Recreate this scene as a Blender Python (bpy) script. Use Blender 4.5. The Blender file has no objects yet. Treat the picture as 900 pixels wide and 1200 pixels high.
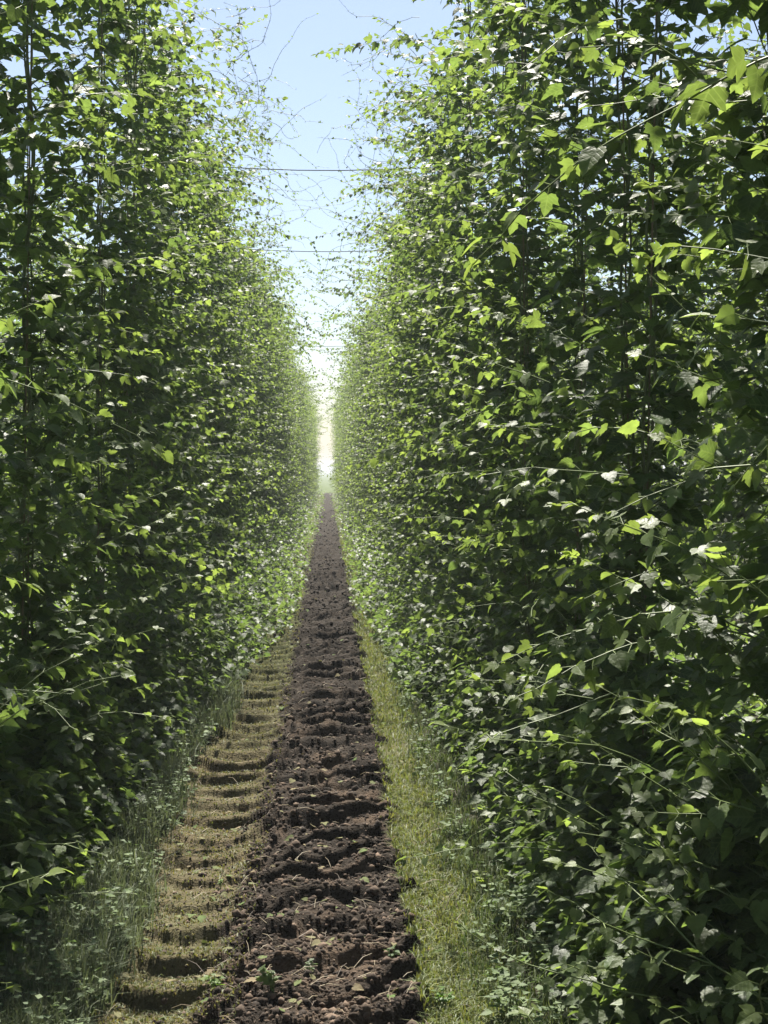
import bpy, math, random
import numpy as np
from mathutils import Vector, Matrix

random.seed(7); RS = np.random.RandomState(11)
PI = math.pi
scene = bpy.context.scene
C = scene.collection

# ------------------------------------------------------------------ parameters
CAM_H = 1.70
F_PX = 1900.0                # focal length in pixels of a 1200 px tall picture
HOR_Y, VP_X = 553.0, 384.0
ROW_L, ROW_R = -1.50, 1.27
ROW_GAP = ROW_R - ROW_L
TOP = 5.55
ROW_END = 128.0
SPACING = 1.5
WIRE_YS = [6.0, 20.7, 28.3, 49.6, 72.0, 95.0, 118.0]
WIRE_Y0, WIRE_D = 13.1, 7.6
SUN_EL, SUN_AZ = 56.0, -2.5   # azimuth measured from +Y (the alley's direction), negative = left

# ------------------------------------------------------------------ helpers
def mesh_np(name, V, T, mats, mat_idx=None, tint=None, smooth=True, blade=None):
    """triangle mesh out of numpy arrays"""
    me = bpy.data.meshes.new(name)
    n, m = len(V), len(T)
    me.vertices.add(n); me.vertices.foreach_set('co', np.asarray(V, np.float32).ravel())
    me.loops.add(m*3); me.loops.foreach_set('vertex_index', np.asarray(T, np.int32).ravel())
    me.polygons.add(m)
    me.polygons.foreach_set('loop_start', np.arange(0, m*3, 3, dtype=np.int32))
    me.polygons.foreach_set('loop_total', np.full(m, 3, np.int32))
    for mt in mats: me.materials.append(mt)
    if mat_idx is not None: me.polygons.foreach_set('material_index', np.asarray(mat_idx, np.int32))
    me.polygons.foreach_set('use_smooth', np.full(m, smooth, bool))
    if tint is not None:
        a = me.attributes.new('tint', 'FLOAT_COLOR', 'POINT')
        t = np.ones((n, 4), np.float32); t[:, :3] = tint
        a.data.foreach_set('color', t.ravel())
    if blade is not None:
        a = me.attributes.new('blade', 'FLOAT_VECTOR', 'POINT'); a.data.foreach_set('vector', np.asarray(blade, np.float32).ravel())
    me.update(); me.validate()
    return me

def link(name, me, parent=None, loc=None):
    o = bpy.data.objects.new(name, me); C.objects.link(o)
    if parent is not None: o.parent = parent
    if loc is not None: o.location = loc
    return o

def tag(o, label=None, cat=None, group=None, kind=None):
    if label: o['label'] = label
    if cat: o['category'] = cat
    if group: o['group'] = group
    if kind: o['kind'] = kind
    return o

class Acc:
    """collects numpy triangle pieces"""
    def __init__(s): s.V, s.T, s.C, s.B, s.n = [], [], [], [], 0
    def add(s, V, T, col=(1, 1, 1), blade=None):
        V = np.asarray(V, float); T = np.asarray(T, int)
        s.V.append(V); s.T.append(T + s.n); s.n += len(V)
        c = np.empty((len(V), 3)); c[:] = col; s.C.append(c); s.B.append(np.zeros((len(V), 3)) if blade is None else blade)
    def tube(s, pts, r0, r1, sides=4, col=(1, 1, 1)):
        P = np.asarray(pts, float); n = len(P)
        if n < 2: return
        t = np.gradient(P, axis=0); t /= (np.linalg.norm(t, axis=1, keepdims=True) + 1e-9)
        ref = np.array([0.31, 0.17, 0.93])
        if abs(t[0] @ ref) > 0.9: ref = np.array([1., 0, 0])
        u = np.cross(t, ref); u /= (np.linalg.norm(u, axis=1, keepdims=True) + 1e-9)
        v = np.cross(t, u)
        r = np.linspace(r0, r1, n)[:, None, None]
        a = np.arange(sides) * 2 * PI / sides
        ring = P[:, None, :] + r * (np.cos(a)[None, :, None] * u[:, None, :] + np.sin(a)[None, :, None] * v[:, None, :])
        V = ring.reshape(-1, 3)
        T = []
        for i in range(n - 1):
            for k in range(sides):
                a0, a1 = i * sides + k, i * sides + (k + 1) % sides
                b0, b1 = a0 + sides, a1 + sides
                T += [(a0, a1, b1), (a0, b1, b0)]
        s.add(V, T, col)
    def mesh(s, name, mats, smooth=True):
        return mesh_np(name, np.concatenate(s.V), np.concatenate(s.T), mats, None, np.concatenate(s.C), smooth, np.concatenate(s.B))

def vnoise(x, y, seed=0):
    """smooth value noise, -1..1, numpy"""
    xi = np.floor(x).astype(np.int64); yi = np.floor(y).astype(np.int64)
    xf = x - xi; yf = y - yi
    def h(a, b):
        n = (a * 374761393 + b * 668265263 + seed * 974634777) & 0xffffffff
        n = ((n ^ (n >> 13)) * 1274126177) & 0xffffffff
        return ((n ^ (n >> 16)) & 0xffff) / 32767.5 - 1
    u = xf * xf * (3 - 2 * xf); v = yf * yf * (3 - 2 * yf)
    return (h(xi, yi) * (1 - u) + h(xi + 1, yi) * u) * (1 - v) + (h(xi, yi + 1) * (1 - u) + h(xi + 1, yi + 1) * u) * v

def sstep(a, b, x):  # smooth step
    t = np.clip((x - a) / (b - a), 0, 1); return t * t * (3 - 2 * t)

# ------------------------------------------------------------------ materials
def new_mat(name):
    m = bpy.data.materials.new(name); m.use_nodes = True
    nt = m.node_tree; nt.nodes.clear()
    out = nt.nodes.new('ShaderNodeOutputMaterial')
    return m, nt, out

def leaf_mat(name, rough=0.46, trans=0.58, spec=0.42, tcol=(1.42, 1.45, 0.82), sat=1.0):
    m, nt, out = new_mat(name); N = nt.nodes.new; L = nt.links.new
    at = N('ShaderNodeAttribute'); at.attribute_name = 'tint'
    tc = N('ShaderNodeTexCoord'); no = N('ShaderNodeTexNoise'); no.inputs['Scale'].default_value = 38; no.inputs['Detail'].default_value = 3
    L(tc.outputs['Object'], no.inputs['Vector'])
    mr = N('ShaderNodeMapRange'); mr.inputs['From Min'].default_value = .3; mr.inputs['From Max'].default_value = .7
    mr.inputs['To Min'].default_value = .78; mr.inputs['To Max'].default_value = 1.22
    L(no.outputs['Fac'], mr.inputs['Value'])
    mul = N('ShaderNodeMix'); mul.data_type = 'RGBA'; mul.blend_type = 'MULTIPLY'; mul.inputs['Factor'].default_value = 1
    L(at.outputs['Color'], mul.inputs['A']); L(mr.outputs['Result'], mul.inputs['B'])
    ab = N('ShaderNodeAttribute'); ab.attribute_name = 'blade'; sp = N('ShaderNodeSeparateXYZ'); L(ab.outputs['Vector'], sp.inputs[0])
    def mth(op, a, b=None, c=None):
        q = N('ShaderNodeMath'); q.operation = op
        for k, v in enumerate((a, b, c)):
            if v is None: continue
            if isinstance(v, (int, float)): q.inputs[k].default_value = v
            else: L(v, q.inputs[k])
        return q.outputs[0]
    av = mth('ABSOLUTE', sp.outputs['Y'])
    mid = mth('SMOOTH_MIN', mth('MULTIPLY', av, 28), 1.0, .1)
    ph_ = mth('FRACT', mth('MULTIPLY', mth('SUBTRACT', sp.outputs['X'], mth('MULTIPLY', av, .75)), 5.5))
    sv = mth('MINIMUM', mth('MULTIPLY', mth('ABSOLUTE', mth('SUBTRACT', ph_, .5)), 7), 1.0)
    vein = mth('MULTIPLY', mth('SUBTRACT', 1.0, mth('MULTIPLY', mid, sv)), sp.outputs['Z'])     # 1 on a vein
    # paler, duller underside
    geo = N('ShaderNodeNewGeometry')
    vm = N('ShaderNodeMix'); vm.data_type = 'RGBA'; vm.inputs['B'].default_value = (.17, .22, .09, 1)
    L(mth('MULTIPLY', vein, .45), vm.inputs['Factor']); L(mul.outputs['Result'], vm.inputs['A']); mul = vm
    un = N('ShaderNodeMix'); un.data_type = 'RGBA'; un.inputs['B'].default_value = (.11, .16, .07, 1)
    bf = N('ShaderNodeMath'); bf.operation = 'MULTIPLY'; bf.inputs[1].default_value = .35
    L(geo.outputs['Backfacing'], bf.inputs[0]); L(bf.outputs[0], un.inputs['Factor']); L(mul.outputs['Result'], un.inputs['A'])
    p = N('ShaderNodeBsdfPrincipled'); L(un.outputs['Result'], p.inputs['Base Color'])
    p.inputs['Specular IOR Level'].default_value = spec
    rm = N('ShaderNodeMapRange'); rm.inputs['To Min'].default_value = rough - .08; rm.inputs['To Max'].default_value = rough + .14
    L(no.outputs['Fac'], rm.inputs['Value']); L(rm.outputs['Result'], p.inputs['Roughness'])
    bp = N('ShaderNodeBump'); bp.inputs['Strength'].default_value = .35; bp.inputs['Distance'].default_value = .006
    n2 = N('ShaderNodeTexNoise'); n2.inputs['Scale'].default_value = 75; L(tc.outputs['Object'], n2.inputs['Vector'])
    L(mth('SUBTRACT', n2.outputs['Fac'], mth('MULTIPLY', vein, .12)), bp.inputs['Height']); L(bp.outputs['Normal'], p.inputs['Normal'])
    tr = N('ShaderNodeBsdfTranslucent')
    tm = N('ShaderNodeMix'); tm.data_type = 'RGBA'; tm.blend_type = 'MULTIPLY'; tm.inputs['Factor'].default_value = 1
    tm.inputs['B'].default_value = (*tcol, 1); L(mul.outputs['Result'], tm.inputs['A']); L(tm.outputs['Result'], tr.inputs['Color'])
    mx = N('ShaderNodeMixShader'); mx.inputs[0].default_value = trans
    L(p.outputs[0], mx.inputs[1]); L(tr.outputs[0], mx.inputs[2]); L(mx.outputs[0], out.inputs['Surface'])
    return m

def plain_mat(name, col, rough=.8, var=.25, scale=30, attr=False, metal=0, bump=.0):
    m, nt, out = new_mat(name); N = nt.nodes.new; L = nt.links.new
    tc = N('ShaderNodeTexCoord'); no = N('ShaderNodeTexNoise'); no.inputs['Scale'].default_value = scale; no.inputs['Detail'].default_value = 5
    L(tc.outputs['Object'], no.inputs['Vector'])
    mr = N('ShaderNodeMapRange'); mr.inputs['From Min'].default_value = .25; mr.inputs['From Max'].default_value = .75
    mr.inputs['To Min'].default_value = 1 - var; mr.inputs['To Max'].default_value = 1 + var; L(no.outputs['Fac'], mr.inputs['Value'])
    mul = N('ShaderNodeMix'); mul.data_type = 'RGBA'; mul.blend_type = 'MULTIPLY'; mul.inputs['Factor'].default_value = 1
    mul.inputs['A'].default_value = (*col, 1)
    if attr:
        at = N('ShaderNodeAttribute'); at.attribute_name = 'tint'; L(at.outputs['Color'], mul.inputs['A'])
    L(mr.outputs['Result'], mul.inputs['B'])
    p = N('ShaderNodeBsdfPrincipled'); p.inputs['Roughness'].default_value = rough; p.inputs['Metallic'].default_value = metal
    p.inputs['Specular IOR Level'].default_value = .3
    L(mul.outputs['Result'], p.inputs['Base Color'])
    if bump:
        b = N('ShaderNodeBump'); b.inputs['Distance'].default_value = bump; L(no.outputs['Fac'], b.inputs['Height']); L(b.outputs['Normal'], p.inputs['Normal'])
    L(p.outputs[0], out.inputs['Surface'])
    return m

M_LEAF = leaf_mat('hop_leaf')
M_STEM = plain_mat('hop_stem', (.16, .19, .07), .55, attr=True)
M_TWINE = plain_mat('twine', (.20, .15, .09), .9)
M_WIRE = plain_mat('steel_wire', (.09, .085, .08), .85)
M_GRASS = leaf_mat('grass_blade', rough=.55, trans=.35, tcol=(1.25, 1.3, .6), spec=.3)
M_WEED = leaf_mat('weed_leaf', rough=.6, trans=.3, tcol=(1.2, 1.35, .8), spec=.25)
M_CLOD = plain_mat('soil_clod', (.07, .045, .03), .95, .4, 60, attr=True, bump=.004)
M_LITTER = leaf_mat('fallen_leaf', rough=.8, trans=.2, tcol=(1.1, 1, .7), spec=.1)

def ground_mat():
    m, nt, out = new_mat('ground_soil_and_turf'); N = nt.nodes.new; L = nt.links.new
    at = N('ShaderNodeAttribute'); at.attribute_name = 'tint'
    tc = N('ShaderNodeTexCoord')
    n1 = N('ShaderNodeTexNoise'); n1.inputs['Scale'].default_value = 22; n1.inputs['Detail'].default_value = 8; n1.inputs['Roughness'].default_value = .7
    n2 = N('ShaderNodeTexNoise'); n2.inputs['Scale'].default_value = 110; n2.inputs['Detail'].default_value = 4
    for n in (n1, n2): L(tc.outputs['Object'], n.inputs['Vector'])
    mr = N('ShaderNodeMapRange'); mr.inputs['From Min'].default_value = .28; mr.inputs['From Max'].default_value = .72
    mr.inputs['To Min'].default_value = .55; mr.inputs['To Max'].default_value = 1.5; L(n1.outputs['Fac'], mr.inputs['Value'])
    mul = N('ShaderNodeMix'); mul.data_type = 'RGBA'; mul.blend_type = 'MULTIPLY'; mul.inputs['Factor'].default_value = 1
    L(at.outputs['Color'], mul.inputs['A']); L(mr.outputs['Result'], mul.inputs['B'])
    p = N('ShaderNodeBsdfPrincipled'); p.inputs['Roughness'].default_value = .95; p.inputs['Specular IOR Level'].default_value = .15
    L(mul.outputs['Result'], p.inputs['Base Color'])
    ad = N('ShaderNodeMath'); L(n1.outputs['Fac'], ad.inputs[0]); L(n2.outputs['Fac'], ad.inputs[1])
    b = N('ShaderNodeBump'); b.inputs['Distance'].default_value = .02; b.inputs['Strength'].default_value = .9
    L(ad.outputs[0], b.inputs['Height']); L(b.outputs['Normal'], p.inputs['Normal'])
    L(p.outputs[0], out.inputs['Surface'])
    return m
M_GROUND = ground_mat()

# ------------------------------------------------------------------ ground
SOIL_L, SOIL_R, TRK_L, TRK_R = -.33, .31, -.86, .56
def edges(y):
    wl = .05 * vnoise(y * 1.3, y * 0 + 3.3, 5) + .05 * vnoise(y * 5, y * 0 + 1, 6) + .03 * vnoise(y * 17, y * 0 + 1, 16)
    wr = .04 * vnoise(y * 1.1, y * 0 + 9.3, 7) + .04 * vnoise(y * 6, y * 0 + 2, 8) + .03 * vnoise(y * 19, y * 0 + 2, 18)
    return wl, wr
def lug(x, y):
    """tractor-tyre lugs pressed across the left-hand strip; steep side faces the camera"""
    per = .37
    c = y - 4.5 * np.clip(np.abs(x + .54), 0, .38) ** 2 + .035 * vnoise(x * 4, y * 1.6, 21) + .02 * vnoise(x * 15, y * 9, 22)
    ph = np.mod(c / per, 1.0)
    saw = np.where(ph < .075, ph / .075, 1 - sstep(.10, .95, ph))
    return saw
def ground_z(x, y):
    wl, wr = edges(y)
    near = np.clip(1 - (y - 30) / 60, .15, 1)
    soil = sstep(SOIL_L - .05, SOIL_L + .05, x + wl) * (1 - sstep(SOIL_R - .04, SOIL_R + .04, x + wr))
    rough = (.030 * vnoise(x * 5, y * 3.4, 1) + .022 * vnoise(x * 13, y * 10, 2) + .012 * vnoise(x * 31, y * 26, 3))
    trk = sstep(TRK_L - .08, TRK_L + .12, x) * (1 - sstep(SOIL_L + .02, SOIL_L + .22, x))
    z = soil * (rough * 1.0 + .066 * lug(x * .3 - .36 + .08 * vnoise(x * 4, y * 2, 31), y + .12) * np.clip(.75 + .6 * vnoise(x * 3, y * 2.2, 32), .15, 1.3) * (1 - .6 * trk)) + .25 * rough * (1 - soil)
    z = z + trk * ((.041 + .012 * sstep(6, 10, y)) * lug(x, y) * 1.1 * np.clip(.95 + .45 * vnoise(x * 4 + 3, y * 1.9, 41), .5, 1.35) - .03) * (.8 + .35 * vnoise(x * 3, y * 1.7, 9))
    # ridged-up row bases
    for r in (ROW_L, ROW_R, ROW_L - ROW_GAP, ROW_R + ROW_GAP):
        z = z + .09 * np.exp(-((x - r) / .36) ** 2)
    return z * near
def build_ground():
    xs = np.concatenate([[-1800, -600, -200, -70, -30, -15, -8, -5], np.arange(-3.6, -1.5, .12), np.arange(-1.5, 1.3, .015), np.arange(1.3, 3.6, .12), [5, 8, 15, 30, 70, 200, 600, 1800]])
    ys = [-300., -60, -15, -6, -3, 0, 1, 2, 3]; y = 3.6; 
    while y < 3000:
        ys.append(y)
        y += .0085 if 4.6 < y < 9.5 else .02 if y < 14 else (.02 * (y / 14) ** 1.6 if y < 150 else y * .25)
    ys = np.array(ys)
    X, Y = np.meshgrid(xs, ys)
    Z = ground_z(X, Y)
    far = (Y > 150) | (Y < -5) | (np.abs(X) > 4.5)
    Z = np.where(far, 0, Z)
    wl, wr = edges(Y)
    xl, xr = X + wl, X + wr
    soil = sstep(SOIL_L - .03, SOIL_L + .03, xl) * (1 - sstep(SOIL_R - .02, SOIL_R + .02, xr))
    n = vnoise(X * 4, Y * 2.2, 14) * .6 + vnoise(X * 14, Y * 9, 15) * .4
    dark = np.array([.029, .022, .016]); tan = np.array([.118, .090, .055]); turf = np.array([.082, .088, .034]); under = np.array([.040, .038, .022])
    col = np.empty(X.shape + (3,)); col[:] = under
    lt = sstep(TRK_L - .05, TRK_L + .1, X) * (1 - soil) * (X < 0)
    rt = (1 - sstep(TRK_R - .12, TRK_R + .05, X)) * (1 - soil) * (X > 0)
    gr = np.clip(.45 + .9 * n, 0, 1)[..., None]
    near_tan = (1 - sstep(8, 16, Y))[..., None]
    ltc = tan * (near_tan * .75 + .1) + turf * (1 - near_tan * .75 - .1)
    ltc = ltc * (1 - .4 * gr) + turf * .4 * gr
    rtc = turf * (.65 + .3 * gr) + tan * (.35 - .3 * gr)
    bl = lambda a, b, f: a * (1 - f[..., None]) + b * f[..., None]
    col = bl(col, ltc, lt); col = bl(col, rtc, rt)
    sc = dark * (1 + .35 * n[..., None]); lit_tan = (sstep(.05, .6, n) * (1 - sstep(8.5, 13, Y)) * .8)  # near patches: sunlight on the soil painted into its colour as paler tan
    sc = bl(sc, np.array([.10, .070, .048]) * np.ones_like(sc), lit_tan)
    col = bl(col, sc, soil)
    hd = sstep(ROW_END + 2, ROW_END + 6, Y); col = bl(col, np.array([.09, .12, .04]) * np.ones_like(col), hd)
    out = (sstep(5, 14, np.abs(X))); col = bl(col, np.array([.07, .09, .035]) * np.ones_like(col), out)
    ny, nx = X.shape
    i = np.arange(ny - 1)[:, None] * nx + np.arange(nx - 1)[None, :]
    i = i.ravel()
    T = np.concatenate([np.stack([i, i + 1, i + nx + 1], 1), np.stack([i, i + nx + 1, i + nx], 1)])
    me = mesh_np('ground', np.stack([X, Y, Z], -1).reshape(-1, 3), T, [M_GROUND], None, col.reshape(-1, 3))
    tag(link('ground', me), 'dark tilled soil lane between grassy tyre tracks', kind='structure')
build_ground()

# ------------------------------------------------------------------ leaf templates
def leaf_template(kind):
    if kind == 'lobed':
        h = [(-.10, .14), (-.06, .34), (.10, .46), (.44, .56), (.40, .26), (.60, .30), (.80, .16)]
    elif kind == 'deep':
        h = [(-.12, .12), (-.12, .36), (.06, .52), (.52, .66), (.34, .20), (.62, .24), (.84, .12)]
    else:
        h = [(-.10, .13), (-.06, .32), (.12, .44), (.34, .44), (.56, .34), (.74, .21), (.88, .10)]
    hh = [h[0]]
    for a, b in zip(h[:-1], h[1:]):
        hh.append(((a[0] + b[0]) / 2 * .985 + .002, (a[1] + b[1]) / 2 * .90)); hh.append(b)
    h = hh
    V = [(0, 0), (.34, 0), (1, 0)]
    V += [(a, b) for a, b in h] + [(a, -b) for a, b in h]
    V = np.array(V); nh = len(h)
    z = .22 * np.abs(V[:, 1]) - .22 * V[:, 0] ** 2 - .25 * np.abs(V[:, 1]) ** 2
    V = np.column_stack([V, z])
    T = []
    for s in (0, 1):
        ids = [0] + [3 + s * nh + k for k in range(nh)] + [2]
        for a, b in zip(ids[:-1], ids[1:]):
            T.append((1, b, a) if s else (1, a, b))
    T = np.array(T)
    # orient all up
    n = np.cross(V[T[:, 1]] - V[T[:, 0]], V[T[:, 2]] - V[T[:, 0]])[:, 2] < 0
    T[n] = T[n][:, ::-1]
    return V, T
TEMPL = [leaf_template(k) for k in ('heart', 'lobed', 'deep')]
SIMPLE = (np.array([(0, 0, 0), (.35, .42, .06), (1, 0, -.2), (.35, -.42, .06)], float), np.array([(0, 2, 1), (0, 3, 2)]))

def place_leaves(acc, P, Fd, Nd, S, col, kinds=None, templ=None):
    """leaves at P, pointing along Fd, faces up along Nd, length S"""
    P = np.asarray(P, float)
    if len(P) == 0: return
    Fd = np.asarray(Fd, float); Nd = np.asarray(Nd, float); S = np.asarray(S, float); col = np.asarray(col, float)
    Fd = Fd / (np.linalg.norm(Fd, axis=1, keepdims=True) + 1e-9)
    Sd = np.cross(Nd, Fd); Sd /= (np.linalg.norm(Sd, axis=1, keepdims=True) + 1e-9)
    Nn = np.cross(Fd, Sd)
    if kinds is None: kinds = np.zeros(len(P), int)
    for k in np.unique(kinds):
        m = kinds == k
        tV, tT = templ if templ is not None else TEMPL[k]
        w = np.ones(m.sum())
        R = np.stack([Fd[m], Sd[m], Nn[m]], 1)                      # (n,3axes,3)
        V = np.einsum('vk,nkj->nvj', tV, R) * S[m][:, None, None] + P[m][:, None, :]
        T = tT[None] + (np.arange(m.sum()) * len(tV))[:, None, None]
        bl = np.tile(np.column_stack([tV[:, :2], np.ones(len(tV))]), (m.sum(), 1))
        acc.add(V.reshape(-1, 3), T.reshape(-1, 3), np.repeat(col[m], len(tV), 0), bl)

def leaf_cols(rng, n, young):
    """base colours: mature dark green .. young yellow-green"""
    old = np.array([.074, .116, .041]); yng = np.array([.175, .228, .066])
    f = np.clip(young + rng.normal(0, .18, n), 0, 1)[:, None]
    c = old * (1 - f) + yng * f
    return c * np.clip(rng.normal(1, .16, (n, 1)), .6, 1.5)

# ------------------------------------------------------------------ the hop plant
def lateral(rng, p0, az, L, up, sag, node, leafs, st, petiole=True, small=1.0, curl=0, wob=.07):
    """side shoot: stem tube into st, leaf records into leafs"""
    n = max(3, int(L / node)); ds = L / n
    d = np.array([math.cos(az) * math.cos(up), math.sin(az) * math.cos(up), math.sin(up)])
    p = np.array(p0, float); pts = [p.copy()]
    side = np.array([-math.sin(az), math.cos(az), 0]); cw = rng.normal(0, .16) + curl
    for i in range(n):
        f = (i + 1) / n
        d = d + np.array([0, 0, -sag * ds / .1 * (1 - .55 * f)]) + side * cw * ds / .1 * .5 + rng.normal(0, wob, 3)
        d /= np.linalg.norm(d)
        p = p + d * ds; pts.append(p.copy())
        sz = small * (.086 - .052 * f ** 1.3) * rng.uniform(.75, 1.2)
        for s in (-1, 1):
            if rng.rand() < .08: continue
            sd = np.cross(d, [0, 0, 1.]) * s; sd /= (np.linalg.norm(sd) + 1e-6)
            if i % 2: sd = sd * .6 + np.array([0, 0, .35]) * s
            fw = sd * .8 + d * .55 + rng.normal(0, .28, 3); fw[2] -= .15
            pl = sz * rng.uniform(.4, .9)
            q = p + fw / np.linalg.norm(fw) * pl + np.array([0, 0, .18 * pl])
            fw2 = fw.copy(); fw2[2] -= .28
            nd = np.array([0, .04, 1.]) + rng.normal(0, .54, 3) + d * .2
            leafs.append((q, fw2, nd, sz, .10 + .75 * f ** 2.2))
            if petiole: st.tube([p, q], .0016, .0011, 3, (.17, .22, .07))
        if i == n - 1:
            leafs.append((p, d, np.array([0, 0, 1.]) + rng.normal(0, .4, 3), .035 * small + .01, .95))
    st.tube(pts, .0028 * min(1, .6 + L), .0011, 4, (.12, .16, .05))
    return pts

def make_plant(seed):
    rng = np.random.RandomState(seed)
    leafs = []; shoots = Acc(); bines = []; twines = []
    ngap = rng.randint(2, 5); gaps = [(rng.uniform(.6, 5.2), rng.uniform(0, 2 * PI)) for _ in range(ngap)]
    for s in (-1, 1):
        base = np.array([rng.normal(0, .03), s * .05, 0.]); top = np.array([rng.normal(0, .05), s * rng.uniform(.17, .26), TOP])
        tw = Acc(); tw.tube([base, top], .0035, .0035, 4); twines.append(tw)
        bn = Acc()
        for b in range(2):
            ph = rng.uniform(0, 2 * PI); pts = []
            zs = np.arange(0, TOP * (1 if b == 0 else rng.uniform(.9, 1)), .06)
            for z in zs:
                t = z / TOP; c = base * (1 - t) + top * t; a = ph + z * 5.2
                pts.append(c + np.array([math.cos(a) * .02, math.sin(a) * .02, 0]))
            bn.tube(pts, .0065, .0035, 4, (.13, .15, .06))
            node = .135; z = .12 + rng.uniform(0, .1); k = 0
            while z < zs[-1]:
                t = z / TOP; a = ph + z * 5.2; c = base * (1 - t) + top * t + np.array([math.cos(a), math.sin(a), 0]) * .02
                dens = 1.0 if z < 3.2 else 1 - .42 * (z - 3.2) / 2.3
                for o in (0, PI):
                    az = ph * 1.7 + k * PI / 2 + o + rng.normal(0, .35)
                    # leaf on the main bine
                    out = np.array([math.cos(az), math.sin(az), 0])
                    if rng.rand() < .8:
                        sz = rng.uniform(.07, .11); q = c + out * rng.uniform(.06, .16) + np.array([0, 0, .03])
                        leafs.append((q, out + np.array([0, 0, -.45]) + rng.normal(0, .25, 3), np.array([0, .15, 1.]) + out * .35 + rng.normal(0, .25, 3), sz, .05))
                        shoots.tube([c, q], .002, .0014, 3, (.17, .22, .07))
                    if rng.rand() > dens: continue
                    cn = float(vnoise(np.array([math.cos(az) * 1.3 + seed * 3.7]), np.array([z * 1.5 + math.sin(az) * 1.3 + s * 5]), 3)[0])
                    if cn < -.22 and rng.rand() < .85: continue
                    bad = any(abs(z - gz) < .22 and math.cos(az - ga) > .3 for gz, ga in gaps)
                    if bad and rng.rand() < .8: continue
                    # reach: longer across the row than along it
                    prof = .80 + .14 * sstep(.5, 1.5, z) - .12 * sstep(1.8, 3., z) + .25 * sstep(3.0, 5.0, z) + .10 * sstep(4.8, 5.3, z)
                    L = prof * rng.uniform(.34, .92) * (1 + .22 * cn) * (1.0 if abs(math.cos(az)) > .5 else .52)
                    if rng.rand() < .06: L *= rng.uniform(1.25, 1.55)
                    up = rng.uniform(.25, .95); sag = rng.uniform(.03, .16)
                    lateral(rng, c, az, L, up, sag, .064, leafs, shoots)
                z += node * rng.uniform(.85, 1.15); k += 1
            # leading tip waving above the wire
            lateral(rng, pts[-1], rng.uniform(0, 2 * PI), rng.uniform(.25, .55), 1.2, .16, .09, leafs, shoots, small=.6)
        bines.append(bn)
    # low suckers round the foot
    for k in range(20):
        az = rng.uniform(0, 2 * PI)
        lateral(rng, (math.cos(az) * .08, math.sin(az) * .2, .05), az, rng.uniform(.3, .6), rng.uniform(.3, 1.1), .12, .1, leafs, shoots, small=.8)
    acc = Acc()
    P = np.array([l[0] for l in leafs]); keep = P[:, 2] > .04
    Fd = np.array([l[1] for l in leafs]); Nd = np.array([l[2] for l in leafs]); S = np.array([l[3] for l in leafs]); Yg = np.array([l[4] for l in leafs])
    kinds = rng.choice([0, 1, 2], len(P), p=[.45, .4, .15])
    place_leaves(acc, P[keep], Fd[keep], Nd[keep], S[keep], leaf_cols(rng, keep.sum(), Yg[keep]), kinds[keep])
    return dict(foliage=acc.mesh('hop_foliage', [M_LEAF]), side=shoots.mesh('hop_side_shoots', [M_STEM]),
                bine=[b.mesh('hop_bine', [M_STEM]) for b in bines], twine=[t.mesh('hop_twine', [M_TWINE]) for t in twines], nleaf=int(keep.sum()))

NVAR = 8
PLANTS = [make_plant(100 + i) for i in range(NVAR)]
print('leaves per plant', [p['nleaf'] for p in PLANTS])

def put_plant(x, y, v, rot, mirror, label, group, detail=2, sc=1.0):
    e = bpy.data.objects.new('hop_plant', None); C.objects.link(e)
    e.location = (x, y, float(ground_z(np.array([x]), np.array([y]))[0])*.5); e.rotation_euler = (0, 0, rot)
    e.scale = (sc * (-1 if mirror else 1), 1, 1); e.empty_display_size = .3
    tag(e, label, 'hop plant', group)
    p = PLANTS[v]
    link('foliage', p['foliage'], e)
    if detail >= 1:
        link('side_shoots', p['side'], e)
        for m in p['bine']: link('bine', m, e)
    if detail >= 2:
        for m in p['twine']: link('twine', m, e)
    return e

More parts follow.
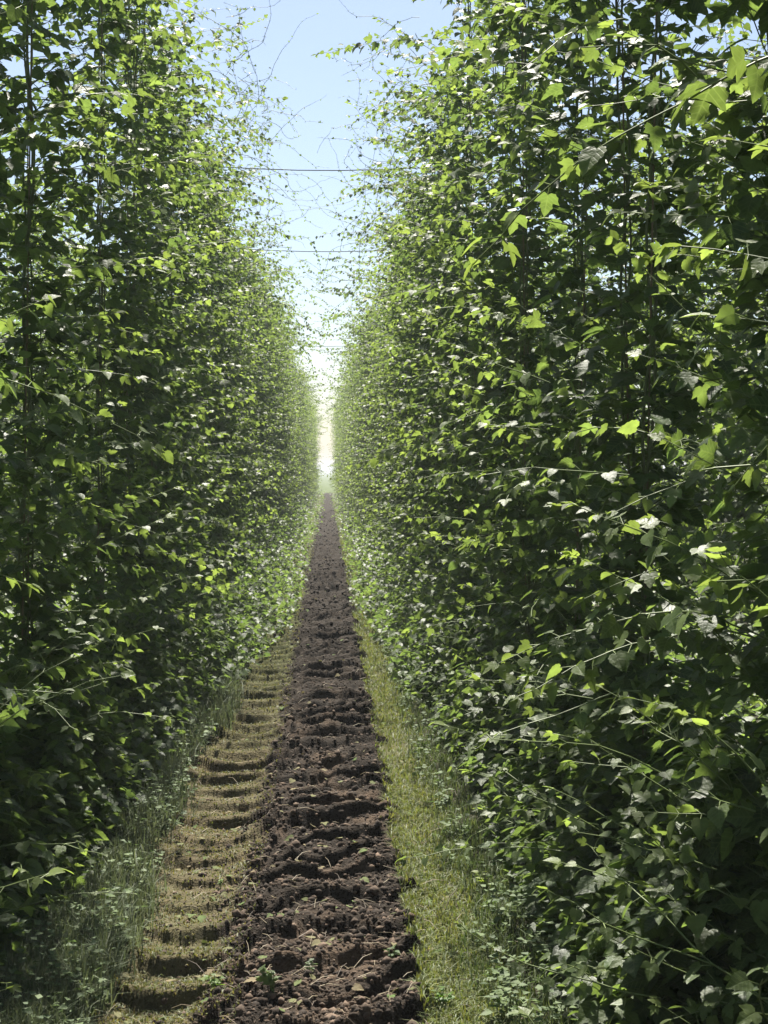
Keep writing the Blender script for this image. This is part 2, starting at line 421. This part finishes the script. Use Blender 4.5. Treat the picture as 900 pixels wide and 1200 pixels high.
ORD = ['first', 'second', 'third', 'fourth', 'fifth', 'sixth', 'seventh', 'eighth', 'ninth', 'tenth', 'eleventh', 'twelfth', 'thirteenth', 'fourteenth', 'fifteenth', 'sixteenth']
def row_plants(x0, side, y0, y1, main):
    r = random.Random(hash((side, main)) & 0 if False else (3 if side == 'left' else 5) + (0 if main else 10))
    y = y0; i = 0; last = -1; seg_count = {}
    out = []
    while y < y1:
        v = r.randrange(NVAR)
        while v == last: v = r.randrange(NVAR)
        last = v
        yy = y + r.uniform(-.1, .1); xx = x0 + r.uniform(-.06, .06)
        if main: xx += (.20 if side == 'left' else -.20) * min(1, max(0, (y - 28) / 60)) + .07 * math.sin(y * .21 + (0 if side == 'left' else 2)) + r.uniform(-.05, .05)
        rot = (PI if r.random() < .5 else 0) + r.uniform(-.18, .18)
        if main:
            seg = sum(yy > q for q in WIRE_YS[1:4]) - 1
            if seg < 0:
                seg_count['n'] = seg_count.get('n', 0) + 1
                lab = f"tall hop plant with broad leaves, {ORD[min(15, seg_count['n'] - 1)]} nearest in the {side} hedge along the soil lane"
                grp = f'near hop plants of the {side} row'
            elif seg < 2:
                seg_count[seg] = seg_count.get(seg, 0) + 1
                lab = f"climbing hop plant in the {side} green wall, {ORD[min(15, seg_count[seg] - 1)]} one past the {['nearest', 'second', 'third', 'fourth', 'fifth'][seg]} overhead wire"
                grp = f'hop plants of the {side} row under the wires'
            else:
                lab = f'distant pale green hop plant merging into the far end of the {side} wall'
                grp = f'far hop plants of the {side} row'
            det = 2 if yy < 30 else (1 if yy < 55 else 0)
        else:
            lab = f'shaded hop plant in the next row behind the {side} hedge, glimpsed through its gaps'
            grp = f'hop plants of the row behind the {side} hedge'; det = 1 if yy < 20 else 0
        o = put_plant(xx, yy, v, rot, r.random() < .5, lab, grp, det, r.uniform(.92, 1.12))
        out.append(o); y += SPACING + (.72 if main and (side, i) in (('left', 1), ('left', 3), ('right', 2)) else 0); i += 1
    return out
ROWL = row_plants(ROW_L, 'left', 2.6, ROW_END, True)
ROWR = row_plants(ROW_R, 'right', 1.2, ROW_END, True)
row_plants(ROW_L - ROW_GAP, 'left', 1.5, 82, False)
row_plants(ROW_R + ROW_GAP, 'right', .5, 82, False)

# rows beyond: one mass of leaves each side
def far_rows(side, xs):
    rng = np.random.RandomState(5 + side)
    acc = Acc()
    for x in xs:
        n = 15000
        y = rng.uniform(-2, 95, n); z = rng.uniform(.1, TOP, n) ; xx = x + rng.normal(0, .33, n)
        P = np.stack([xx, y, z], 1)
        a = rng.uniform(0, 2 * PI, n)
        Fd = np.stack([np.cos(a), np.sin(a), -.3 + 0 * a], 1); Nd = rng.normal(0, .35, (n, 3)) + [0, .1, 1]
        place_leaves(acc, P, Fd, Nd, rng.uniform(.16, .27, n), leaf_cols(rng, n, np.full(n, .15)), templ=SIMPLE)
    o = link('hop_rows', acc.mesh('hop_rows', [M_LEAF]))
    tag(o, f'dense mass of further hop rows standing well behind the {"left" if side < 0 else "right"} hedge', 'hop rows', kind='stuff')
far_rows(-1, [ROW_L - 2 * ROW_GAP, ROW_L - 3 * ROW_GAP])
far_rows(1, [ROW_R + 2 * ROW_GAP, ROW_R + 3 * ROW_GAP])

# ------------------------------------------------------------------ overhead wires
def wire(pts, r, label, group=None, cat='wire'):
    a = Acc(); a.tube(pts, r, r, 6)
    tag(link('trellis_wire', a.mesh('trellis_wire', [M_WIRE])), label, cat, group)
for k, y in enumerate(WIRE_YS):
    xs = np.linspace(ROW_L - 3.3 * ROW_GAP, ROW_R + 3.3 * ROW_GAP, 40)
    u = np.mod((xs - ROW_L) / ROW_GAP, 1); sag = -.045 * np.sin(PI * u)
    P = np.stack([xs, np.full(40, y), TOP + .02 + sag], 1)
    if k == 0: continue
    if k <= 3: lab, g = f"thin grey steel wire strung across the sky gap, {ORD[k - 1]} cross wire from the front", None
    else: lab, g = 'tiny far cross wire over the lane near its vanishing point', 'far cross wires over the lane'
    wire(P, .0062 if k < 4 else .004, lab, g)
for x, nm in ((ROW_L, 'left'), (ROW_R, 'right')):
    ys = np.linspace(-6, ROW_END + 1, 120)
    u = np.mod((ys - WIRE_Y0) / WIRE_D, 1)
    wire(np.stack([np.full(120, x), ys, TOP - .01 - .03 * np.sin(PI * u)], 1), .004, f'long steel wire running along the top of the {nm} hop wall', None)

# ------------------------------------------------------------------ long trailing shoots (parts of their plants)
def add_shoot(plants, start, az, L, up, sag, seed, small=.7, node=.12, leafy=1.0, curl=0, wob=.15):
    rng = np.random.RandomState(seed)
    leafs = []; st = Acc()
    pts = lateral(rng, start, az, L, up, sag, node, leafs, st, small=small, curl=curl, wob=wob)
    leafs = [l for l in leafs if rng.rand() < leafy]
    if not leafs: leafs = [(pts[-1], np.array([1., 0, 0]), np.array([0, 0, 1.]), .03, .9)]
    acc = Acc()
    Yg = np.array([l[4] for l in leafs])
    place_leaves(acc, [l[0] for l in leafs], [l[1] for l in leafs], [l[2] for l in leafs], [l[3] for l in leafs],
                 leaf_cols(rng, len(leafs), Yg * .6 + .15), rng.choice([0, 1], len(leafs)))
    host = min(plants, key=lambda o: abs(o.location.y - start[1]))
    inv = Matrix.LocRotScale(host.location, host.rotation_euler, host.scale).inverted()
    for nm, me in (('trailing_shoot', st.mesh('trailing_shoot', [M_STEM])), ('shoot_leaves', acc.mesh('shoot_leaves', [M_LEAF]))):
        if nm == 'trailing_shoot':
            o = link(nm, me, host); o.matrix_local = inv; par = o
        else:
            o = link(nm, me, par)
def px(X, Y, D):
    """photo pixel + distance -> world point (used to place real things)"""
    return np.array([(X - VP_X) / F_PX * D, D, CAM_H + (HOR_Y - Y) / F_PX * D])

# arching leafy arm from the right, and thin curling tips reaching over the lane
add_shoot(ROWR, px(500, 55, 14.2), PI - .1, 1.30, .25, .05, 901, 1.1, .06, wob=.10)
add_shoot(ROWR, px(500, 130, 14.8), PI + .1, .75, .15, .05, 902, .7, .08)
sr = random.Random(77)
for i in range(230):
    D = sr.choice([sr.uniform(13.8, 22), sr.uniform(15, 30), sr.uniform(20, 40), sr.uniform(30, 110), sr.uniform(30, 110)]); lf = .35 if D < 25 else .8; sm = .45 if D < 25 else .8
    h = TOP - sr.uniform(-.15, 1.5)
    if sr.random() < .5:
        add_shoot(ROWL, np.array([-1.0 + sr.uniform(-.1, .1), D, h]), sr.uniform(-.7, .7), sr.uniform(.9, 1.75), sr.uniform(-.5, 1.1), sr.uniform(0, .12), 1000 + i, sm, .075, lf, sr.uniform(-1.2, 1.2), .20)
    else:
        add_shoot(ROWR, np.array([.85 + sr.uniform(-.1, .1), D, h]), PI + sr.uniform(-.7, .7), sr.uniform(.9, 1.7), sr.uniform(-.5, 1.1), sr.uniform(0, .12), 1000 + i, sm, .075, lf, sr.uniform(-1.2, 1.2), .20)
# long shoots leaning out of the near right hedge
tr = random.Random(99)
for i in range(18):     # leafy arms at the top of the right hedge
    D = tr.uniform(13.4, 22)
    add_shoot(ROWR, np.array([.95, D, tr.uniform(4.5, 5.6)]), PI + tr.uniform(-.5, .5), tr.uniform(.45, .85), tr.uniform(-.1, .5), tr.uniform(.02, .08), 6000 + i, .8, .08, .95, tr.uniform(-.4, .4))
for i in range(56):     # bare tangled tips high over the lane
    D = tr.uniform(13.4, 21); h = CAM_H + D * tr.uniform(.19, .285); lft = tr.random() < .5
    if h > 6.1: h = 5.9
    add_shoot(ROWL if lft else ROWR, np.array([-.95 if lft else .85, D, h]), (0 if lft else PI) + tr.uniform(-.6, .6), tr.uniform(.7, 1.7), tr.uniform(-.6, .9), tr.uniform(0, .08), 7000 + i, .42, .065, .3, tr.uniform(-1.6, 1.6), .26)
for i in range(16):
    D = sr.uniform(3.3, 8.5); h = sr.uniform(.35, 4.2)
    add_shoot(ROWR, np.array([.95 + sr.uniform(-.1, .15), D, h]), PI + sr.uniform(-.3, 1.2), sr.uniform(.35, .75), sr.uniform(-.1, .8), sr.uniform(.03, .12), 2000 + i, .72, .085, .95, sr.uniform(-.3, .3))
for i in range(9):
    D = sr.uniform(5.2, 12); h = sr.uniform(.3, 4.2)
    add_shoot(ROWL, np.array([-1.15 + sr.uniform(-.15, .1), D, h]), sr.uniform(-1.2, .3), sr.uniform(.35, .6), sr.uniform(0, .7), sr.uniform(.0, .07), 3000 + i, .68, .08, .95, sr.uniform(-.3, .3))

for i in range(26):
    D = sr.uniform(2.6, 8.0); h = sr.uniform(.15, 1.1)
    add_shoot(ROWR, np.array([.95 + sr.uniform(-.1, .2), D, h]), PI + sr.uniform(-.9, .9), sr.uniform(.35, .8), sr.uniform(.1, .8), sr.uniform(.03, .10), 4000 + i, .72, .09, .85, sr.uniform(-.2, .2))
for i in range(30):
    D = sr.uniform(4.5, 13.0); h = sr.uniform(.15, 1.4)
    add_shoot(ROWL, np.array([-1.2 + sr.uniform(-.2, .1), D, h]), sr.uniform(-.9, .9), sr.uniform(.35, .7), sr.uniform(.1, .8), sr.uniform(.03, .10), 5000 + i, .75, .09, .9, sr.uniform(-.2, .2))
# ------------------------------------------------------------------ ground cover
def blades(n, xr, yr, hr, wr, lean, colA, colB, seed, name, mat, label, cat, power=1.0, xfun=None, clump=None):
    rng = np.random.RandomState(seed)
    u = rng.rand(n); y0, y1 = yr
    # roughly even density on the picture: pdf ~ 1/y^2 .. mild
    y = 1 / (1 / y0 - u * (1 / y0 - 1 / y1)) if power else rng.uniform(y0, y1, n)
    x = rng.uniform(xr[0], xr[1], n)
    if cat == 'weeds':   # thin out raggedly towards the lane
        inner = xr[1] if xr[1] < 0 else xr[0]; x = inner + (x - inner) * (.25 + .75 * rng.rand(n) ** .5) + (.10 * vnoise(y * 1.1, y * 0, seed) - .06 + .03 * rng.normal(0, 1, n)) * (-1 if xr[0] > 0 else 1)
    if clump is not None:
        m = vnoise(x * clump, y * clump * .6, seed) + .35 * vnoise(x * clump * 3, y * clump * 2, seed + 1) > rng.uniform(-1.6, .45, n)
        x, y = x[m], y[m]
    n = len(x)
    z = ground_z(x, y) - .004
    s = np.clip(y / 9, 1, 3.2)
    h = rng.uniform(*hr, n) * (.75 + .25 * s); w = rng.uniform(*wr, n) * s
    a = rng.uniform(0, 2 * PI, n); ln = np.abs(rng.normal(0, lean, n))
    d = np.stack([np.cos(a), np.sin(a)], 1); sd = np.stack([-np.sin(a), np.cos(a)], 1)
    b = np.stack([x, y, z], 1)
    p0 = b.copy(); p0[:, :2] -= sd * w[:, None] / 2; p1 = b.copy(); p1[:, :2] += sd * w[:, None] / 2
    mid = b.copy(); mid[:, :2] += d * (h * ln * .35)[:, None]; mid[:, 2] += h * .6
    m0 = mid.copy(); m0[:, :2] -= sd * w[:, None] * .42; m1 = mid.copy(); m1[:, :2] += sd * w[:, None] * .42
    tp = b.copy(); tp[:, :2] += d * (h * ln)[:, None]; tp[:, 2] += h * (1 - .25 * np.clip(ln, 0, 1.5))
    V = np.stack([p0, p1, m1, m0, tp], 1).reshape(-1, 3)
    T = (np.array([(0, 1, 2), (0, 2, 3), (3, 2, 4)])[None] + (np.arange(n) * 5)[:, None, None]).reshape(-1, 3)
    f = rng.rand(n, 1); col = np.array(colA) * (1 - f) + np.array(colB) * f; col *= rng.normal(1, .15, (n, 1)).clip(.6, 1.5)
    me = mesh_np(name, V, T, [mat], None, np.repeat(col, 5, 0))
    return tag(link(name, me), label, cat, kind='stuff')
blades(44000, (-.82, -.28), (4.6, 110), (.006, .020), (.003, .007), .9, (.11, .13, .04), (.19, .15, .08), 31, 'grass', M_GRASS, 'short worn grass between the tyre ridges on the left strip', 'grass', clump=3)
blades(46000, (.29, .60), (4.6, 120), (.010, .045), (.003, .006), .9, (.11, .15, .04), (.19, .18, .07), 32, 'grass', M_GRASS, 'yellow green grass strip along the foot of the right hedge', 'grass', clump=2.2)
blades(60000, (-1.45, -.68), (4.6, 60), (.05, .17), (.003, .006), .6, (.09, .11, .07), (.15, .155, .10), 33, 'weeds', M_WEED, 'soft grey green weeds at the foot of the left hedge', 'weeds', clump=1.6)
blades(34000, (.50, 1.3), (4.6, 60), (.03, .08), (.003, .006), .6, (.07, .10, .04), (.13, .14, .06), 34, 'weeds', M_WEED, 'low straggling weeds under the right hedge', 'weeds', clump=1.6)

def leafy_weeds(seed, xr, yr, n, label):
    rng = np.random.RandomState(seed); acc = Acc()
    P, Fd, Nd, S = [], [], [], []
    for i in range(n):
        u = rng.rand(); y = 1 / (1 / yr[0] - u * (1 / yr[0] - 1 / yr[1])); x = rng.uniform(*xr)
        z = float(ground_z(np.array([x]), np.array([y]))[0]); hh = rng.uniform(.05, .20)
        for k in range(rng.randint(8, 18)):
            a = rng.uniform(0, 2 * PI); t = rng.rand()
            P.append((x + math.cos(a) * .03 * t, y + math.sin(a) * .03 * t, z + hh * t)); Fd.append((math.cos(a), math.sin(a), .4 - .5 * (1 - t)))
            Nd.append((rng.normal(0, .3), rng.normal(0, .3), 1)); S.append(rng.uniform(.018, .045) * (1.2 - .5 * t))
    n = len(P); f = rng.rand(n, 1)
    col = np.array([.07, .11, .05]) * (1 - f) + np.array([.13, .18, .07]) * f
    place_leaves(acc, P, Fd, Nd, S, col, templ=SIMPLE)
    tag(link('ground_cover', acc.mesh('ground_cover', [M_WEED])), label, 'ground cover', kind='stuff')
leafy_weeds(41, (-1.5, -.72), (4.6, 40), 900, 'small leafy ground cover under the left hedge')
leafy_weeds(42, (.50, 1.0), (4.6, 40), 220, 'small leafy ground cover under the right hedge')

def undergrowth(seed, x_in, x_out, x_near, n, label):
    rng = np.random.RandomState(seed); acc = Acc(); y0 = 4.4
    u = rng.rand(n); y = 1 / (1 / y0 - u * (1 / y0 - 1 / ROW_END))
    k = 1 - sstep(5.5, 22, y); xi = x_in + (x_near - x_in) * k
    t = rng.rand(n) ** .7; xo = x_out + (x_near - x_in) * .7 * k
    cl = vnoise(y * 2.1, t * 3, seed) * .6 + vnoise(y * 5, t * 5, seed + 3) * .4
    xi = xi - math.copysign(.2, x_in) * np.clip((y - 35) / 60, 0, 1)
    x = xi + (xo - xi) * t + .07 * vnoise(y * .9, y * 0, seed)
    z = .02 + rng.rand(n) * (.10 + 1.25 * t) * (.75 + .6 * cl)
    m = (cl > rng.uniform(-.9, .35, n)); x, y, z, t = x[m], y[m], z[m], t[m]; n = len(x)
    a = rng.uniform(0, 2 * PI, n)
    place_leaves(acc, np.stack([x, y, z], 1), np.stack([np.cos(a), np.sin(a), np.full(n, -.25)], 1), rng.normal(0, .5, (n, 3)) + [0, 0, 1],
                 rng.uniform(.04, .085, n) * np.clip(y / 30, 1, 1.4), leaf_cols(rng, n, np.full(n, .15)), np.where(y < 14, rng.choice([0, 1], n), 3))
    tag(link('undergrowth', acc.mesh('undergrowth', [M_LEAF])), label, 'undergrowth', kind='stuff')
TEMPL.append(SIMPLE)
undergrowth(71, -.32, -1.05, -.98, 34000, 'leafy undergrowth spilling from the left hedge foot over the far grass strip')
undergrowth(72, .33, .98, .74, 26000, 'leafy undergrowth along the foot of the right hedge')

def lit_ground_screen(seed, xa, xb, label):  # leaves added to hide bright sunlit ground seen through the row bases
    rng = np.random.RandomState(seed); acc = Acc(); n = 16000
    y = 1 + 44 * rng.rand(n) ** 1.3; x = rng.uniform(xa, xb, n); z = .03 + .75 * rng.rand(n) ** 1.4 * (.75 + .5 * vnoise(x * 2, y * 1.2, seed))
    a = rng.uniform(0, 2 * PI, n)
    place_leaves(acc, np.stack([x, y, z], 1), np.stack([np.cos(a), np.sin(a), np.full(n, -.2)], 1), rng.normal(0, .4, (n, 3)) + [0, 0, 1],
                 rng.uniform(.06, .12, n), leaf_cols(rng, n, np.full(n, .15)), templ=SIMPLE)
    tag(link('undergrowth', acc.mesh('undergrowth', [M_LEAF])), label, 'undergrowth', kind='stuff')
lit_ground_screen(81, ROW_L - 2.2, ROW_L - .35, 'added leafy undergrowth hiding sunlit ground between the left hedge and the row behind it')
lit_ground_screen(82, ROW_R + .35, ROW_R + 2.2, 'added leafy undergrowth hiding sunlit ground between the right hedge and the row behind it')

def clods():
    rng = np.random.RandomState(51)
    t = (1 + 5 ** .5) / 2
    iv = np.array([(-1, t, 0), (1, t, 0), (-1, -t, 0), (1, -t, 0), (0, -1, t), (0, 1, t), (0, -1, -t), (0, 1, -t), (t, 0, -1), (t, 0, 1), (-t, 0, -1), (-t, 0, 1)]) / 1.9
    it = np.array([(0, 11, 5), (0, 5, 1), (0, 1, 7), (0, 7, 10), (0, 10, 11), (1, 5, 9), (5, 11, 4), (11, 10, 2), (10, 7, 6), (7, 1, 8), (3, 9, 4), (3, 4, 2), (3, 2, 6), (3, 6, 8), (3, 8, 9), (4, 9, 5), (2, 4, 11), (6, 2, 10), (8, 6, 7), (9, 8, 1)])
    n = 20000
    u = rng.rand(n); y = 1 / (1 / 4.5 - u * (1 / 4.5 - 1 / 70)); x = rng.uniform(SOIL_L - .02, SOIL_R, n)
    ex = rng.rand(n) < .2; x[ex] = -.25 - .5 * np.abs(rng.normal(0, .4, ex.sum())).clip(0, 1.2)
    s = rng.lognormal(math.log(.0052), .55, n).clip(.0025, .02) * np.clip(y / 12, 1, 2.0); s[ex] *= .7
    z = ground_z(x, y) + s * .15
    V = iv[None] * s[:, None, None] * rng.uniform(.6, 1.35, (n, 12, 1)) * rng.uniform(.7, 1.3, (n, 1, 3)) + np.stack([x, y, z], 1)[:, None]
    T = it[None] + (np.arange(n) * 12)[:, None, None]
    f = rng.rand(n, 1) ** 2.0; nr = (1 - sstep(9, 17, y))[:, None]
    col = np.array([.029, .021, .015]) * (1 - f * nr) + np.array([.15, .105, .075]) * f * nr  # nearby clods carry the same sunlit tan in their colour
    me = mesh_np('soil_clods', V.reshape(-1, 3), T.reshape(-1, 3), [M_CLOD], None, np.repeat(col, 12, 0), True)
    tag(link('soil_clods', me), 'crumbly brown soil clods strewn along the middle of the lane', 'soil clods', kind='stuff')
clods()

def litter():
    rng = np.random.RandomState(61); acc = Acc(); n = 700
    u = rng.rand(n); y = 1 / (1 / 4.6 - u * (1 / 4.6 - 1 / 50)); x = rng.uniform(-1.3, 1.1, n)
    z = ground_z(x, y) + .012
    a = rng.uniform(0, 2 * PI, n)
    f = rng.rand(n, 1); col = np.array([.10, .15, .05]) * (1 - f) + np.array([.22, .17, .11]) * f
    place_leaves(acc, np.stack([x, y, z], 1), np.stack([np.cos(a), np.sin(a), rng.normal(0, .2, n)], 1), rng.normal(0, .3, (n, 3)) + [0, 0, 1],
                 rng.uniform(.018, .045, n), col, rng.choice([0, 1], n))
    tag(link('leaf_litter', acc.mesh('leaf_litter', [M_LITTER])), 'scattered fallen leaf scraps on the lane and under the hedges', 'leaf litter', kind='stuff')
litter()

def straw():
    rng = np.random.RandomState(66); acc = Acc()
    for i in range(420):
        u = rng.rand(); y = 1 / (1 / 4.6 - u * (1 / 4.6 - 1 / 22)); x = rng.normal(-.02, .42); a = rng.uniform(0, PI); l = rng.uniform(.02, .11)
        z = float(ground_z(np.array([x]), np.array([y]))[0]) + .010
        d = np.array([math.cos(a), math.sin(a), rng.normal(0, .18)]) * l; m = d * .5 + [0, 0, l * .12]
        acc.tube([np.array([x, y, z]), np.array([x, y, z]) + m, np.array([x, y, z]) + d], .0016, .001, 3, (.26, .21, .13) if rng.rand() < .7 else (.12, .09, .06))
    tag(link('straw', acc.mesh('straw', [M_STEM])), 'bits of dry straw and dead stalks strewn on the lane', 'straw', kind='stuff')
straw()

def seedling(X, Y, h, n, col, label, seed):
    rng = np.random.RandomState(seed)
    D = CAM_H / ((Y - HOR_Y) / F_PX); x = (X - VP_X) / F_PX * D
    z = float(ground_z(np.array([x]), np.array([D]))[0])
    e = bpy.data.objects.new('weed_seedling', None); C.objects.link(e); e.location = (x, D, z); e.empty_display_size = .05
    tag(e, label, 'weed', 'small weeds on the lane')
    st = Acc(); acc = Acc(); P, Fd, Nd, S = [], [], [], []
    ns = 1 + n // 6
    for s in range(ns):
        a = rng.uniform(0, 2 * PI); r = .35 * h * (s > 0)
        tip = np.array([math.cos(a) * r, math.sin(a) * r, h * rng.uniform(.7, 1)])
        st.tube([np.zeros(3) - [0, 0, .01], tip * .5 + [0, 0, h * .08], tip], .0022, .0012, 5, (.14, .2, .06))
        for k in range(n // ns + 1):
            t = .35 + .65 * (k + 1) / (n // ns + 1); b = rng.uniform(0, 2 * PI); P.append(tip * t); Fd.append((math.cos(b), math.sin(b), .25))
            Nd.append(rng.normal(0, .25, 3) + [0, 0, 1]); S.append(h * rng.uniform(.28, .45) * (1.25 - .5 * t))
    c = np.array(col) * rng.normal(1, .12, (len(P), 1))
    place_leaves(acc, P, Fd, Nd, S, c, rng.choice([0, 1], len(P)))
    link('stem', st.mesh('weed_stem', [M_STEM]), e); link('leaves', acc.mesh('weed_leaves', [M_LEAF]), e)
seedling(122, 1078, .13, 9, (.20, .27, .06), 'bright yellow green weed standing alone at the edge of the left weeds', 1)
seedling(320, 1185, .10, 16, (.13, .18, .08), 'bushy pale leaved weed on the dark soil near the bottom of the photo', 2)
seedling(365, 1150, .06, 8, (.12, .17, .08), 'small pale weed on the dark soil just right of the bushy one', 3)
seedling(462, 1145, .07, 7, (.08, .14, .04), 'little dark green weed on the soil beside the right grass strip', 4)
seedling(250, 1172, .06, 12, (.14, .23, .04), 'fresh green tuft on the left tyre ridges at the soil edge', 5)
seedling(258, 1038, .05, 10, (.16, .25, .05), 'small lime green tuft further up the left tyre ridges', 6)
seedling(570, 1052, .09, 7, (.22, .28, .05), 'yellow green weed poking from the right hedge foot', 7)
seedling(520, 1190, .07, 14, (.12, .22, .04), 'fresh green tuft in the right grass strip at the bottom of the photo', 8)

# ------------------------------------------------------------------ haze
def haze():
    x0, x1, y0, y1, z0, z1 = -1900, 1900, -310, 3300, -1.0, 7.5
    V = [(x, y, z) for x in (x0, x1) for y in (y0, y1) for z in (z0, z1)]
    Fq = [(0, 1, 3, 2), (4, 6, 7, 5), (0, 4, 5, 1), (2, 3, 7, 6), (0, 2, 6, 4), (1, 5, 7, 3)]
    me = bpy.data.meshes.new('haze'); me.from_pydata(V, [], Fq)
    m, nt, out = new_mat('haze_air')
    v = nt.nodes.new('ShaderNodeVolumePrincipled'); v.inputs['Color'].default_value = (.93, .96, 1, 1); v.inputs['Density'].default_value = HAZE
    nt.links.new(v.outputs[0], out.inputs['Volume']); me.materials.append(m)
    tag(link('haze', me), 'thin pale summer haze filling the lane', 'haze', kind='stuff')
HAZE = .0011
haze()

# ------------------------------------------------------------------ light
w = bpy.data.worlds.new('World'); scene.world = w; w.use_nodes = True
nt = w.node_tree; bg = nt.nodes['Background']
sky = nt.nodes.new('ShaderNodeTexSky'); sky.sky_type = 'NISHITA'; sky.sun_disc = False
sky.sun_elevation = math.radians(SUN_EL); sky.sun_rotation = math.radians(SUN_AZ)
sky.air_density = .9; sky.dust_density = 1.1; sky.ozone_density = 1.0
nt.links.new(sky.outputs[0], bg.inputs['Color']); bg.inputs['Strength'].default_value = .053
sl = bpy.data.lights.new('sun', 'SUN'); sl.energy = 4.9; sl.angle = math.radians(.53); sl.color = (1, .95, .86)
so = bpy.data.objects.new('sun', sl); C.objects.link(so)
el, az = math.radians(SUN_EL), math.radians(SUN_AZ)
to_sun = Vector((math.sin(az) * math.cos(el), math.cos(az) * math.cos(el), math.sin(el)))
so.rotation_euler = to_sun.to_track_quat('Z', 'Y').to_euler(); so.location = (0, 0, 20)

# ------------------------------------------------------------------ camera
cd = bpy.data.cameras.new('camera'); cam = bpy.data.objects.new('camera', cd); C.objects.link(cam); scene.camera = cam
cd.sensor_fit = 'VERTICAL'; cd.sensor_height = 24; cd.lens = 24 * F_PX / 1200
cd.clip_end = 6000; cd.clip_start = .05
cam.location = (0, 0, CAM_H)
yaw = math.atan((450 - VP_X) / F_PX); pitch = -math.atan((600 - HOR_Y) / F_PX)
cam.rotation_euler = (PI / 2 + pitch, 0, -yaw)

scene.view_settings.view_transform = 'Standard'; scene.view_settings.look = 'None'
scene.view_settings.gamma = 1; scene.view_settings.use_curve_mapping = False
scene.view_settings.exposure = 1.5
scene.cycles.max_bounces = 6; scene.cycles.diffuse_bounces = 2; scene.cycles.transmission_bounces = 3; scene.cycles.glossy_bounces = 2
